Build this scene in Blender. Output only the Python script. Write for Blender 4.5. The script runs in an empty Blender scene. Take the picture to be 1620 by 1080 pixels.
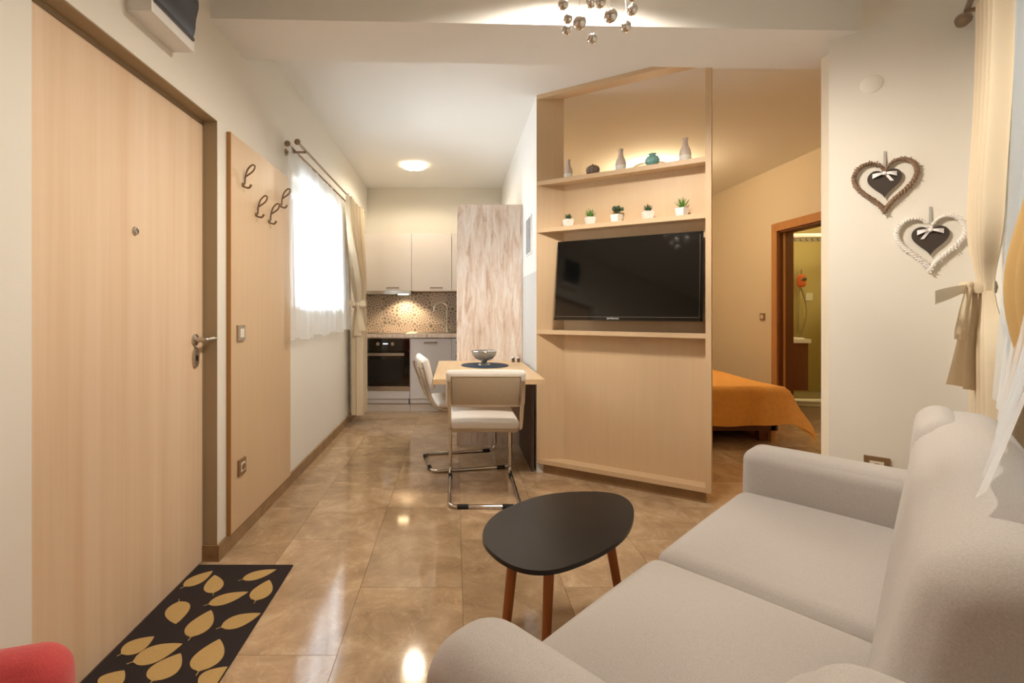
import bpy, bmesh, math, random
from mathutils import Vector, Matrix
R = math.radians
random.seed(7)
S = bpy.context.scene
COL = S.collection

# ------------------------------------------------------------------ camera, world, exposure
CAMH = 1.17
F = 750.0                     # focal length in pixels of the 1620 wide frame
PX, PY = 720.0, 490.0         # principal point
cam = bpy.data.cameras.new('camera'); cam.sensor_width = 36; cam.lens = F/1620*36
cam.shift_x = (810-PX)/1620; cam.shift_y = -(540-PY)/1620; cam.clip_start = .05
co = bpy.data.objects.new('camera', cam); COL.objects.link(co)
co.location = (0, 0, CAMH); co.rotation_euler = (R(90), 0, 0); S.camera = co

w = bpy.data.worlds.new('sky'); S.world = w; w.use_nodes = True
bg = w.node_tree.nodes['Background']; bg.inputs[0].default_value = (.90, .95, 1, 1); bg.inputs[1].default_value = 17.0
S.view_settings.view_transform = 'Standard'; S.view_settings.look = 'None'
S.view_settings.gamma = 1; S.view_settings.use_curve_mapping = False
S.view_settings.exposure = 0.28

# room geometry (metres; camera stands at the origin looking along +Y)
XL, CEIL, SOF = -1.11, 2.71, 2.492
UH = Vector((.766, -.643, 0)); WH = Vector((.643, .766, 0))     # heart wall direction / into wall
H0 = Vector((1.835, 2.327, 0))                                   # free end of the heart wall
CN = Vector((2.248, 1.972, 0))                                   # corner heart wall / window wall
def win(s, n, z=0): return CN - WH*s - UH*n + Vector((0, 0, z))  # along window wall, into room

def area(name, loc, rot, sx, sy, power, color=(1,1,1), portal=False):
    l = bpy.data.lights.new(name, 'AREA'); l.shape = 'RECTANGLE'; l.size = sx; l.size_y = sy
    l.energy = power; l.color = color
    if portal: l.cycles.is_portal = True
    o = bpy.data.objects.new(name, l); COL.objects.link(o); o.location = loc; o.rotation_euler = rot
    return o
def point(name, loc, power, color=(1,.8,.55), r=.05):
    l = bpy.data.lights.new(name, 'POINT'); l.energy = power; l.color = color; l.shadow_soft_size = r
    o = bpy.data.objects.new(name, l); COL.objects.link(o); o.location = loc; return o
# sky portals in the two window openings
WIN1 = (3.22, 4.42, 1.17, 2.10)          # y0 y1 z0 z1 on the left wall
WIN2 = (.32, 1.9, .95, 2.30)             # s0 s1 z0 z1 on the window wall
area('window_portal', (XL-.12, (WIN1[0]+WIN1[1])/2, (WIN1[2]+WIN1[3])/2), (0, R(-90), 0), WIN1[3]-WIN1[2], WIN1[1]-WIN1[0], 1, portal=True)
pw = win((WIN2[0]+WIN2[1])/2, -.12, (WIN2[2]+WIN2[3])/2)
area('window_portal', pw, (R(90), 0, math.atan2(-UH.x, UH.y)), WIN2[1]-WIN2[0], WIN2[3]-WIN2[2], 1, portal=True).rotation_euler = \
    (-UH).to_track_quat('-Z', 'Y').to_euler()

# ------------------------------------------------------------------ materials
MATS = {}
def lin(c): return tuple((v/12.92 if v <= .04045 else ((v+.055)/1.055)**2.4) for v in [x/255 for x in c])
def base(name):
    m = bpy.data.materials.new(name); m.use_nodes = True; MATS[name] = m
    return m, m.node_tree.nodes, m.node_tree.links, m.node_tree.nodes['Principled BSDF']
def M(name, rgb, rough=.5, metal=0, spec=None, var=0, scale=8, stretch=(1,1,1), bump=0, bscale=200, rgb2=None, coat=0, sheen=0, randv=0):
    m, N, L, b = base(name)
    c = lin(rgb); b.inputs['Roughness'].default_value = rough; b.inputs['Metallic'].default_value = metal
    if spec is not None: b.inputs['Specular IOR Level'].default_value = spec
    if coat: b.inputs['Coat Weight'].default_value = coat; b.inputs['Coat Roughness'].default_value = .05
    if sheen: b.inputs['Sheen Weight'].default_value = sheen
    b.inputs['Base Color'].default_value = (*c, 1)
    tc = N.new('ShaderNodeTexCoord'); mp = N.new('ShaderNodeMapping'); mp.inputs['Scale'].default_value = stretch
    L.new(tc.outputs['Object'], mp.inputs['Vector'])
    if var or rgb2:
        n = N.new('ShaderNodeTexNoise'); n.inputs['Scale'].default_value = scale; n.inputs['Detail'].default_value = 6
        n.inputs['Roughness'].default_value = .6
        L.new(mp.outputs[0], n.inputs['Vector'])
        r = N.new('ShaderNodeValToRGB'); L.new(n.outputs['Fac'], r.inputs[0])
        c2 = lin(rgb2) if rgb2 else tuple(x*(1-var) for x in c)
        r.color_ramp.elements[0].position = .32; r.color_ramp.elements[1].position = .68
        r.color_ramp.elements[0].color = (*c2, 1); r.color_ramp.elements[1].color = (*c, 1)
        L.new(r.outputs[0], b.inputs['Base Color'])
    if bump:
        n2 = N.new('ShaderNodeTexNoise'); n2.inputs['Scale'].default_value = bscale; n2.inputs['Detail'].default_value = 3
        L.new(mp.outputs[0], n2.inputs['Vector'])
        bp = N.new('ShaderNodeBump'); bp.inputs['Strength'].default_value = bump; bp.inputs['Distance'].default_value = .002
        L.new(n2.outputs['Fac'], bp.inputs['Height']); L.new(bp.outputs[0], b.inputs['Normal'])
    return m
M('wall', (234, 228, 216), .85, bump=.15, bscale=150)
M('teal_plaster', (96, 150, 172), .9)
M('ceiling', (240, 238, 233), .9)
M('cream', (230, 224, 210), .8)
M('bedroom_wall', (228, 214, 190), .85)
M('beech', (216, 186, 148), .45, var=.05, scale=4, stretch=(9, 9, .4))
M('beech_edge', (196, 150, 92), .5)
M('edge_brown', (170, 120, 62), .5)
M('door_wood', (234, 208, 178), .45, rgb2=(222, 190, 154), scale=2.2, stretch=(6, 6, .16))
M('jamb', (168, 148, 118), .6)
M('skirting', (158, 124, 86), .25, var=.25, scale=12)
M('cabinet', (218, 208, 198), .4)
M('cabinet_grey', (216, 212, 212), .4)
M('table_wood', (226, 192, 148), .4, var=.12, scale=6, stretch=(12, 1, 12))
M('shade_brown', (82, 66, 54), .6)  # deep shade under the dining table, put into the colour
M('chrome', (215, 210, 205), .12, 1)
M('steel', (190, 184, 175), .3, 1)
M('bronze', (140, 120, 100), .38, .7)
M('black_gloss', (8, 8, 8), .08, coat=.5)
M('black_plastic', (16, 16, 16), .35)
M('rubber', (18, 17, 16), .7)
M('black_top', (26, 22, 20), .33, spec=.5)
M('leg_wood', (170, 100, 44), .4, var=.2, scale=8, stretch=(8, 8, .7))
M('orange_wood', (200, 142, 86), .45, var=.15, scale=6, stretch=(10, 10, .6))
M('brown_wood', (116, 66, 34), .5, var=.2, scale=6, stretch=(10, 10, .6))
M('sofa', (196, 188, 181), .95, var=.20, scale=330, bump=.12, bscale=600, sheen=.2)
M('chair_white', (236, 230, 222), .9, bump=.3, bscale=300)
M('linen', (206, 186, 158), .9, var=.35, scale=320, bump=.6, bscale=320)
M('red_fabric', (206, 74, 74), .9, var=.15, scale=220, bump=.4, bscale=300, sheen=.3)
M('orange_cover', (242, 174, 86), .85, var=.12, scale=30, bump=.2, bscale=120)
M('mattress', (225, 215, 200), .9)
M('white', (240, 238, 234), .45)
M('white_gloss', (244, 242, 238), .2)
M('plastic_ivory', (232, 222, 205), .4)
M('plate_brown', (150, 118, 84), .35, .3)
M('plate_silver', (176, 160, 140), .35, .4)
M('rug_dark', (44, 34, 34), .95, bump=.6, bscale=300, var=.2, scale=200)
M('rug_leaf', (200, 166, 106), .95, bump=.6, bscale=300, var=.12, scale=200)
M('heart_dark', (66, 56, 48), .8)
M('wicker_brown', (150, 122, 98), .8, var=.3, scale=60)
M('wicker_white', (236, 230, 222), .8)
M('ribbon_grey', (178, 172, 164), .6)
M('ribbon_white', (238, 236, 236), .5)
M('navy', (28, 50, 72), .7, bump=.4, bscale=300)
M('pot_white', (240, 236, 228), .35)
M('soil', (60, 46, 34), .9)
M('leaf_green', (96, 140, 50), .5, rgb2=(60, 110, 40), scale=60)
M('leaf_dark', (52, 84, 46), .5, rgb2=(36, 60, 36), scale=60)
M('ceramic_grey', (128, 112, 98), .35, var=.25, scale=40)
M('teal_ceramic', (128, 184, 180), .25)
M('teal_plastic', (0, 140, 165), .35)
M('curtain_beige', (232, 214, 184), .9, bump=.2, bscale=200)
M('curtain_gold', (206, 168, 108), .9, bump=.2, bscale=200)
M('olive_tile', (206, 190, 138), .3)
M('sponge', (226, 110, 60), .8)
M('print_grey', (172, 172, 174), .6, var=.4, scale=30)
M('blue_dark', (58, 64, 76), .25, coat=.3)
M('pvc', (238, 240, 242), .35)
M('grout', (120, 96, 70), .8)
M('silver_text', (225, 225, 225), .4)
M('hood_grey', (150, 146, 140), .3, .8)
M('salt', (90, 70, 52), .4)

def glassm(name, tint, refl=.12, alpha=.9, rough=.02):
    m, N, L, b = base(name)
    t = N.new('ShaderNodeBsdfTransparent'); t.inputs[0].default_value = (*tint, 1)
    g = N.new('ShaderNodeBsdfGlossy'); g.inputs['Roughness'].default_value = rough
    lw = N.new('ShaderNodeLayerWeight'); lw.inputs[0].default_value = .25
    mx = N.new('ShaderNodeMixShader'); L.new(lw.outputs['Fresnel'], mx.inputs[0])
    L.new(t.outputs[0], mx.inputs[1]); L.new(g.outputs[0], mx.inputs[2])
    L.new(mx.outputs[0], N['Material Output'].inputs[0])
glassm('pane', (.96, .98, .98)); glassm('shower_glass', (.92, .93, .86))
def glass_real(name, col, rough=.03, trans=.8):
    m, N, L, b = base(name); b.inputs['Base Color'].default_value = (*lin(col), 1); b.inputs['Roughness'].default_value = rough
    b.inputs['Transmission Weight'].default_value = trans; b.inputs['IOR'].default_value = 1.45
glass_real('bottle_glass', (232, 214, 200), .2, .15)
glass_real('bowl_glass', (196, 190, 180), .06, .5)
def sheer(name, col, transp):
    m, N, L, b = base(name)
    t = N.new('ShaderNodeBsdfTransparent'); tr = N.new('ShaderNodeBsdfTranslucent'); d = N.new('ShaderNodeBsdfDiffuse')
    tr.inputs[0].default_value = (*col, 1); d.inputs[0].default_value = (*col, 1)
    m1 = N.new('ShaderNodeMixShader'); m1.inputs[0].default_value = .45
    L.new(tr.outputs[0], m1.inputs[1]); L.new(d.outputs[0], m1.inputs[2])
    m2 = N.new('ShaderNodeMixShader'); m2.inputs[0].default_value = transp
    L.new(m1.outputs[0], m2.inputs[1]); L.new(t.outputs[0], m2.inputs[2])
    L.new(m2.outputs[0], N['Material Output'].inputs[0])
sheer('sheer', (.93, .95, .97), .42)
def drape_translucent(name, k=.3):
    m = MATS[name]; N, L = m.node_tree.nodes, m.node_tree.links; b = N['Principled BSDF']
    tr = N.new('ShaderNodeBsdfTranslucent'); tr.inputs[0].default_value = b.inputs['Base Color'].default_value
    mx = N.new('ShaderNodeMixShader'); mx.inputs[0].default_value = k
    L.new(b.outputs[0], mx.inputs[1]); L.new(tr.outputs[0], mx.inputs[2]); L.new(mx.outputs[0], N['Material Output'].inputs[0])
drape_translucent('curtain_beige', .18); drape_translucent('curtain_gold', .25)
def emis(name, col, st):
    m, N, L, b = base(name); b.inputs['Emission Color'].default_value = (*col, 1); b.inputs['Emission Strength'].default_value = st
    b.inputs['Base Color'].default_value = (.9, .9, .85, 1)
emis('lamp_warm', (1, .80, .52), 9); emis('lamp_hood', (1, .74, .42), 14); emis('lamp_bed', (1, .80, .5), 10); emis('lcd', (.6, .85, 1), .8)

def tile_floor():
    m, N, L, b = base('marble')
    tc = N.new('ShaderNodeTexCoord'); oi = N.new('ShaderNodeObjectInfo')
    sc = N.new('ShaderNodeVectorMath'); sc.operation = 'MULTIPLY_ADD'
    cb = N.new('ShaderNodeCombineXYZ')
    for i, k in enumerate((37., 91., 13.)):
        mm = N.new('ShaderNodeMath'); mm.operation = 'MULTIPLY'; mm.inputs[1].default_value = k
        L.new(oi.outputs['Random'], mm.inputs[0]); L.new(mm.outputs[0], cb.inputs[i])
    ad = N.new('ShaderNodeVectorMath'); ad.operation = 'ADD'
    L.new(tc.outputs['Object'], ad.inputs[0]); L.new(cb.outputs[0], ad.inputs[1])
    n1 = N.new('ShaderNodeTexNoise'); n1.inputs['Scale'].default_value = 5; n1.inputs['Detail'].default_value = 10; n1.inputs['Roughness'].default_value = .68
    n1.inputs['Distortion'].default_value = .6
    L.new(ad.outputs[0], n1.inputs['Vector'])
    r1 = N.new('ShaderNodeValToRGB'); L.new(n1.outputs['Fac'], r1.inputs[0])
    e = r1.color_ramp.elements
    e[0].position = .28; e[0].color = (*lin((152, 124, 96)), 1); e[1].position = .74; e[1].color = (*lin((214, 188, 154)), 1)
    x = r1.color_ramp.elements.new(.52); x.color = (*lin((184, 154, 120)), 1)
    n2 = N.new('ShaderNodeTexNoise'); n2.inputs['Scale'].default_value = 7; n2.inputs['Detail'].default_value = 5; n2.inputs['Distortion'].default_value = 1.6
    L.new(ad.outputs[0], n2.inputs['Vector'])
    ab = N.new('ShaderNodeMath'); ab.operation = 'SUBTRACT'; ab.inputs[1].default_value = .5; L.new(n2.outputs['Fac'], ab.inputs[0])
    ab2 = N.new('ShaderNodeMath'); ab2.operation = 'ABSOLUTE'; L.new(ab.outputs[0], ab2.inputs[0])
    r2 = N.new('ShaderNodeValToRGB'); L.new(ab2.outputs[0], r2.inputs[0])
    r2.color_ramp.elements[0].color = (.28, .28, .28, 1); r2.color_ramp.elements[1].position = .014; r2.color_ramp.elements[1].color = (0, 0, 0, 1)
    mx = N.new('ShaderNodeMix'); mx.data_type = 'RGBA'; mx.inputs['B'].default_value = (*lin((226, 200, 166)), 1)
    L.new(r2.outputs[0], mx.inputs['Factor']); L.new(r1.outputs[0], mx.inputs['A'])
    br = N.new('ShaderNodeMapRange'); br.inputs['To Min'].default_value = .88; br.inputs['To Max'].default_value = 1.1; L.new(oi.outputs['Random'], br.inputs[0])
    hs = N.new('ShaderNodeHueSaturation'); L.new(br.outputs[0], hs.inputs['Value']); L.new(mx.outputs['Result'], hs.inputs['Color'])
    L.new(hs.outputs[0], b.inputs['Base Color'])
    b.inputs['Roughness'].default_value = .075; b.inputs['Specular IOR Level'].default_value = .8
tile_floor()
def light_wood():   # washed rustic oak of the tall cabinet and the worktop
    m, N, L, b = base('washed_oak')
    tc = N.new('ShaderNodeTexCoord'); mp = N.new('ShaderNodeMapping'); mp.inputs['Scale'].default_value = (7, 7, 1.1); L.new(tc.outputs['Object'], mp.inputs[0])
    n = N.new('ShaderNodeTexNoise'); n.inputs['Scale'].default_value = 3; n.inputs['Detail'].default_value = 12; n.inputs['Roughness'].default_value = .72; n.inputs['Distortion'].default_value = .8
    L.new(mp.outputs[0], n.inputs['Vector'])
    r = N.new('ShaderNodeValToRGB'); L.new(n.outputs['Fac'], r.inputs[0]); e = r.color_ramp.elements
    e[0].position = .28; e[0].color = (*lin((164, 130, 106)), 1); e[1].position = .62; e[1].color = (*lin((240, 230, 220)), 1)
    x = e.new(.45); x.color = (*lin((222, 198, 178)), 1)
    L.new(r.outputs[0], b.inputs['Base Color']); b.inputs['Roughness'].default_value = .5
light_wood()
def wall_two():     # kitchen side wall: grey below 1.45 m
    m, N, L, b = base('wall_grey_below')
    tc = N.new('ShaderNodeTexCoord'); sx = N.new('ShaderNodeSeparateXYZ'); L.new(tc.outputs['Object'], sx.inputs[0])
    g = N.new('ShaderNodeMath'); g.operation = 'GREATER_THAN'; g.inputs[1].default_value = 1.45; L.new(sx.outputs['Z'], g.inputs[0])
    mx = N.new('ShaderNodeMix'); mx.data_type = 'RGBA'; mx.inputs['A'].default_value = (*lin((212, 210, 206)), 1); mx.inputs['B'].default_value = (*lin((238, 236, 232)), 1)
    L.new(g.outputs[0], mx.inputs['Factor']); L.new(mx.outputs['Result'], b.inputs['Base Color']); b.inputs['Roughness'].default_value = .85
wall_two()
def pattern_tile():
    m, N, L, b = base('pattern_tile')
    tc = N.new('ShaderNodeTexCoord'); oi = N.new('ShaderNodeObjectInfo')
    sub = N.new('ShaderNodeVectorMath'); sub.operation = 'SCALE'; sub.inputs['Scale'].default_value = 1; L.new(tc.outputs['Object'], sub.inputs[0])
    ln = N.new('ShaderNodeVectorMath'); ln.operation = 'LENGTH'; L.new(sub.outputs[0], ln.inputs[0])
    sx = N.new('ShaderNodeSeparateXYZ'); L.new(tc.outputs['Object'], sx.inputs[0])
    at = N.new('ShaderNodeMath'); at.operation = 'ARCTAN2'; L.new(sx.outputs['X'], at.inputs[0]); L.new(sx.outputs['Z'], at.inputs[1])
    pet = N.new('ShaderNodeMath'); pet.operation = 'MULTIPLY'; pet.inputs[1].default_value = 6; L.new(at.outputs[0], pet.inputs[0])
    sn = N.new('ShaderNodeMath'); sn.operation = 'SINE'; L.new(pet.outputs[0], sn.inputs[0])
    fr = N.new('ShaderNodeMapRange'); fr.inputs['To Min'].default_value = 95; fr.inputs['To Max'].default_value = 210; L.new(oi.outputs['Random'], fr.inputs[0])
    rr = N.new('ShaderNodeMath'); rr.operation = 'MULTIPLY'; L.new(ln.outputs['Value'], rr.inputs[0]); L.new(fr.outputs[0], rr.inputs[1])
    s2 = N.new('ShaderNodeMath'); s2.operation = 'SINE'; L.new(rr.outputs[0], s2.inputs[0])
    mu = N.new('ShaderNodeMath'); mu.operation = 'MULTIPLY'; L.new(sn.outputs[0], mu.inputs[0]); L.new(s2.outputs[0], mu.inputs[1])
    r = N.new('ShaderNodeValToRGB'); L.new(mu.outputs[0], r.inputs[0]); e = r.color_ramp.elements
    e[0].position = .30; e[0].color = (*lin((184, 172, 160)), 1); e[1].position = .55; e[1].color = (*lin((114, 103, 95)), 1)
    n = N.new('ShaderNodeTexNoise'); n.inputs['Scale'].default_value = 40; L.new(tc.outputs['Object'], n.inputs['Vector'])
    br = N.new('ShaderNodeMapRange'); br.inputs['To Min'].default_value = .72; br.inputs['To Max'].default_value = 1.15; L.new(oi.outputs['Random'], br.inputs[0])
    hs = N.new('ShaderNodeHueSaturation'); L.new(r.outputs[0], hs.inputs['Color']); L.new(br.outputs[0], hs.inputs['Value'])
    L.new(hs.outputs[0], b.inputs['Base Color']); b.inputs['Roughness'].default_value = .35
pattern_tile()

# ------------------------------------------------------------------ mesh helpers
def T(*v): return Vector(v)
class MB:
    def __init__(s): s.bm = bmesh.new(); s.smooth = False
    def box(s, x0, x1, y0, y1, z0, z1, mat=None):
        vs = [s.bm.verts.new((x, y, z)) for z in (z0, z1) for x, y in ((x0, y0), (x1, y0), (x1, y1), (x0, y1))]
        if mat:
            for v in vs: v.co = mat @ v.co
        for f in ((3,2,1,0), (4,5,6,7), (0,1,5,4), (1,2,6,5), (2,3,7,6), (3,0,4,7)): s.bm.faces.new([vs[i] for i in f])
        return s
    def prism(s, poly, z0, z1):
        a = sum(poly[i][0]*poly[(i+1) % len(poly)][1]-poly[(i+1) % len(poly)][0]*poly[i][1] for i in range(len(poly)))
        if a < 0: poly = poly[::-1]
        lo = [s.bm.verts.new((p[0], p[1], z0)) for p in poly]; hi = [s.bm.verts.new((p[0], p[1], z1)) for p in poly]
        n = len(poly); s.bm.faces.new(lo[::-1]); s.bm.faces.new(hi)
        for i in range(n): s.bm.faces.new((lo[i], lo[(i+1) % n], hi[(i+1) % n], hi[i]))
        return s
    def prism3(s, pts, off):           # planar 3D polygon extruded by the vector off
        a = [s.bm.verts.new(p) for p in pts]; b = [s.bm.verts.new(Vector(p)+Vector(off)) for p in pts]; n = len(pts)
        s.bm.faces.new(a[::-1]); s.bm.faces.new(b)
        for i in range(n): s.bm.faces.new((a[i], a[(i+1) % n], b[(i+1) % n], b[i]))
        bmesh.ops.recalc_face_normals(s.bm, faces=s.bm.faces[:]); return s
    def tube(s, pts, r, seg=10, closed=False, r2=None):
        s.smooth = True
        pts = [Vector(p) for p in pts]; n = len(pts); rings = []; up = None
        for i in range(n):
            a = pts[(i-1) % n] if (closed or i) else pts[i]; b = pts[(i+1) % n] if (closed or i < n-1) else pts[i]
            d = (b-a).normalized()
            if up is None: up = d.orthogonal().normalized()
            up = (up-d*up.dot(d)); up = up.normalized() if up.length > 1e-6 else d.orthogonal().normalized()
            sd = d.cross(up); rr = r if r2 is None else r+(r2-r)*i/(n-1)
            rings.append([s.bm.verts.new(pts[i]+(up*math.cos(t)+sd*math.sin(t))*rr) for t in [2*math.pi*k/seg for k in range(seg)]])
        for i in range(n if closed else n-1):
            A, B = rings[i], rings[(i+1) % n]
            for k in range(seg): s.bm.faces.new((A[k], A[(k+1) % seg], B[(k+1) % seg], B[k]))
        if not closed: s.bm.faces.new(rings[0][::-1]); s.bm.faces.new(rings[-1])
        return s
    def lathe(s, prof, c=(0, 0, 0), seg=24, rib=None, mat=None):
        s.smooth = True; rings = []
        for r, z in prof:
            rings.append([s.bm.verts.new((c[0]+(r*(1+(rib[1]*math.cos(rib[0]*t) if rib else 0)))*math.cos(t),
                         c[1]+(r*(1+(rib[1]*math.cos(rib[0]*t) if rib else 0)))*math.sin(t), c[2]+z)) for t in [2*math.pi*k/seg for k in range(seg)]])
        for A, B in zip(rings, rings[1:]):
            for k in range(seg): s.bm.faces.new((A[k], A[(k+1) % seg], B[(k+1) % seg], B[k]))
        if prof[0][0] > 1e-5: s.bm.faces.new(rings[0][::-1])
        if prof[-1][0] > 1e-5: s.bm.faces.new(rings[-1])
        if mat:
            for ring in rings:
                for v in ring: v.co = mat @ v.co
        bmesh.ops.remove_doubles(s.bm, verts=s.bm.verts, dist=1e-5); return s
    def soft(s, x0, x1, y0, y1, z0, z1, r, puff=(0, 0, 0), k=5, m=6, mat=None):
        s.smooth = True
        c = Vector(((x0+x1)/2, (y0+y1)/2, (z0+z1)/2)); h = Vector(((x1-x0)/2, (y1-y0)/2, (z1-z0)/2)); r = min(r, min(h)*.98)
        def ax(hh): 
            a = [-hh+r*(1-math.cos(math.pi/2*i/k)) for i in range(k)]
            a = [-hh+r*math.tan(math.pi/4*i/k) if i < k else 0 for i in range(k)]
            e = hh-r; mid = [-e+2*e*i/m for i in range(m+1)]
            return a+mid+[-v for v in reversed(a)]
        vm = {}
        def V(p):
            key = tuple(round(q, 5) for q in p)
            if key not in vm:
                p = Vector(p); q = Vector([max(-(h[i]-r), min(h[i]-r, p[i])) for i in range(3)]); d = p-q
                pos = q+d.normalized()*r if d.length > 1e-7 else p
                f = [1-(p[i]/h[i])**2 for i in range(3)]
                pos = pos+Vector([math.copysign(puff[i]*f[(i+1) % 3]*f[(i+2) % 3]*(abs(p[i])/h[i]), p[i]) for i in range(3)])
                pos = pos+c
                vm[key] = s.bm.verts.new(mat @ pos if mat else pos)
            return vm[key]
        A = [ax(h[i]) for i in range(3)]
        for a in range(3):
            b_, c_ = (a+1) % 3, (a+2) % 3
            for sg in (-1, 1):
                for i in range(len(A[b_])-1):
                    for j in range(len(A[c_])-1):
                        q = []
                        for (ii, jj) in ((i, j), (i+1, j), (i+1, j+1), (i, j+1)):
                            p = [0, 0, 0]; p[a] = sg*h[a]; p[b_] = A[b_][ii]; p[c_] = A[c_][jj]; q.append(V(p))
                        if sg < 0: q.reverse()
                        if len(set(q)) == 4: s.bm.faces.new(q)
        return s
    def grid(s, fn, nu, nv):
        s.smooth = True
        g = [[s.bm.verts.new(fn(i/nu, j/nv)) for j in range(nv+1)] for i in range(nu+1)]
        for i in range(nu):
            for j in range(nv): s.bm.faces.new((g[i][j], g[i+1][j], g[i+1][j+1], g[i][j+1]))
        return s
    def bevel(s, w=.003, seg=2):
        bmesh.ops.bevel(s.bm, geom=[e for e in s.bm.edges if e.calc_face_angle(0) > .5], offset=w, segments=seg, affect='EDGES', clamp_overlap=True); return s
    def xf(s, m): bmesh.ops.transform(s.bm, matrix=m, verts=s.bm.verts); return s
    def build(s, name, mat, parent=None, **p):
        me = bpy.data.meshes.new(name)
        s.bm.normal_update(); s.bm.to_mesh(me); s.bm.free()
        if s.smooth:
            me.polygons.foreach_set('use_smooth', [True]*len(me.polygons))
            try: me.set_sharp_from_angle(angle=R(40))
            except Exception: pass
        me.materials.append(MATS[mat])
        o = bpy.data.objects.new(name, me); COL.objects.link(o)
        if parent: o.parent = parent
        for k, v in p.items(): o[k] = v
        return o
def box(name, mat, b, parent=None, bev=0, **p):
    m = MB().box(*b)
    if bev: m.bevel(bev)
    return m.build(name, mat, parent, **p)
def thing(name, label, cat, loc=(0, 0, 0), rz=0, group=None):
    o = bpy.data.objects.new(name, None); COL.objects.link(o); o.empty_display_size = .1
    o.location = loc; o.rotation_euler = (0, 0, rz); o['label'] = label; o['category'] = cat
    if group: o['group'] = group
    return o
def tag(o, label, cat, group=None):
    o['label'] = label; o['category'] = cat
    if group: o['group'] = group
    return o
STR = {'kind': 'structure'}
def struct(o, label, cat='wall'):
    o['kind'] = 'structure'; o['label'] = label; o['category'] = cat; return o
def fillet(pts, r, n=6):
    pts = [Vector(p) for p in pts]; out = [pts[0]]
    for a, b, c in zip(pts, pts[1:], pts[2:]):
        d1 = (a-b); d2 = (c-b); rr = min(r, d1.length*.49, d2.length*.49)
        p, q = b+d1.normalized()*rr, b+d2.normalized()*rr
        for i in range(n+1):
            t = i/n; out.append(p*(1-t)**2+b*2*t*(1-t)+q*t*t)
    return out+[pts[-1]]
def copy_tree(o, parent=None):
    c = o.copy(); COL.objects.link(c); c.parent = parent
    for ch in [x for x in o.children]:
        copy_tree(ch, c)
    return c
def xy(v): return (v.x, v.y)
def ground(px, py, z=0):               # pixel to a point at height z
    d = (CAMH-z)*F/(py-PY); return Vector(((px-PX)/F*d, d, z))

# ------------------------------------------------------------------ setting
HB = H0+WH*.12                                   # back edge of the heart wall end
P_ROOM = [(XL, -2.03), xy(CN), xy(H0), xy(HB), (3.47, 2.42), (3.47, 6.6), (XL, 6.6)]
fl = MB().prism([(-1.6, -2.2), (2.6, -2.2), (5.6, 2.0), (5.6, 6.9), (-1.6, 6.9)], -.12, -.004).build('floor', 'grout', **STR)
fl['label'] = 'glossy brown marble tile floor'
def inside(x, y):
    return x < 3.7 and (x*UH.x+y*UH.y < .62) or (x < 3.7 and y > 2.2)
tw, tl = .43, .81
tm = None
for i in range(-1, 12):
    x0 = -1.26+tw*i
    for j in range(-5, 6):
        y0 = 2.417+tl*j+(0 if i % 2 else tl*.485)
        cx, cy = x0+tw/2, y0+tl/2
        if cy > 6.9 or cy < -2.1 or not inside(cx, cy) or cx > 3.6: continue
        if tm is None:
            o = MB().box(-tw/2+.0008, tw/2-.0008, -tl/2+.0008, tl/2-.0008, -.012, 0).bevel(.0006, 1).build('floor_tile', 'marble', fl); tm = o
        else: o = tm.copy(); COL.objects.link(o)
        o.location = (cx, cy, 0)
struct(MB().prism([(-1.6, -2.2), (2.6, -2.2), (5.6, 2.0), (5.6, 6.9), (-1.6, 6.9)], CEIL, CEIL+.1).build('ceiling', 'ceiling'), 'plain white ceiling', 'ceiling')
struct(MB().prism([(XL-.05, 2.149), (3.55, 2.30), (3.55, 2.66), (XL-.05, 2.505)], SOF, CEIL+.02).build('trim_1', 'ceiling'), 'wide white ceiling beam crossing the room', 'beam')

DOOR = (1.243, 2.214, 2.052)                      # y0 y1 z of the opening in the left wall
wl = MB()
wl.box(XL-.25, XL, -2.3, DOOR[0], 0, CEIL); wl.box(XL-.25, XL, DOOR[0], DOOR[1], DOOR[2], CEIL)
wl.box(XL-.25, XL, DOOR[1], WIN1[0], 0, CEIL); wl.box(XL-.25, XL, WIN1[1], 6.2, 0, CEIL)
wl.box(XL-.25, XL, WIN1[0], WIN1[1], 0, WIN1[2]); wl.box(XL-.25, XL, WIN1[0], WIN1[1], WIN1[3], CEIL)
struct(wl.build('wall_left', 'wall'), 'long white wall on the left with the entrance door and window')
struct(MB().box(XL, .585, 5.98, 6.15, 0, CEIL).build('wall_back', 'cream'), 'cream back wall behind the kitchen units')
struct(MB().box(.585, .778, 3.412, 6.6, 0, CEIL).build('wall_kitchen', 'wall_grey_below'), 'white kitchen side wall, grey on its lower half')
struct(MB().box(.778, 3.7, 6.6, 6.75, 0, CEIL).build('wall_bedroom_back', 'bedroom_wall'), 'bedroom end wall behind the bed')
BD = (4.28, 5.09, 2.015)                          # bathroom door opening
wr = MB().box(3.47, 3.61, 2.4, BD[0], 0, CEIL); wr.box(3.47, 3.61, BD[1], 6.6, 0, CEIL); wr.box(3.47, 3.61, BD[0], BD[1], BD[2], CEIL)
struct(wr.build('wall_bedroom', 'bedroom_wall'), 'warm beige bedroom wall with the bathroom doorway')
struct(MB().box(1.93, 3.47, 2.40, 2.5, 0, CEIL).build('wall_bedroom_front', 'bedroom_wall'), 'bedroom wall behind the heart wall')
struct(MB().prism([xy(H0), xy(CN+UH*.2), xy(CN+UH*.2+WH*.12), xy(HB)], 0, CEIL).build('wall_right', 'wall'), 'angled white wall with the two hanging hearts')
ww = MB()
def wseg(s0, s1, z0, z1): ww.prism([xy(win(s0, 0)), xy(win(s1, 0)), xy(win(s1, -.2)), xy(win(s0, -.2))], z0, z1)
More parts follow.
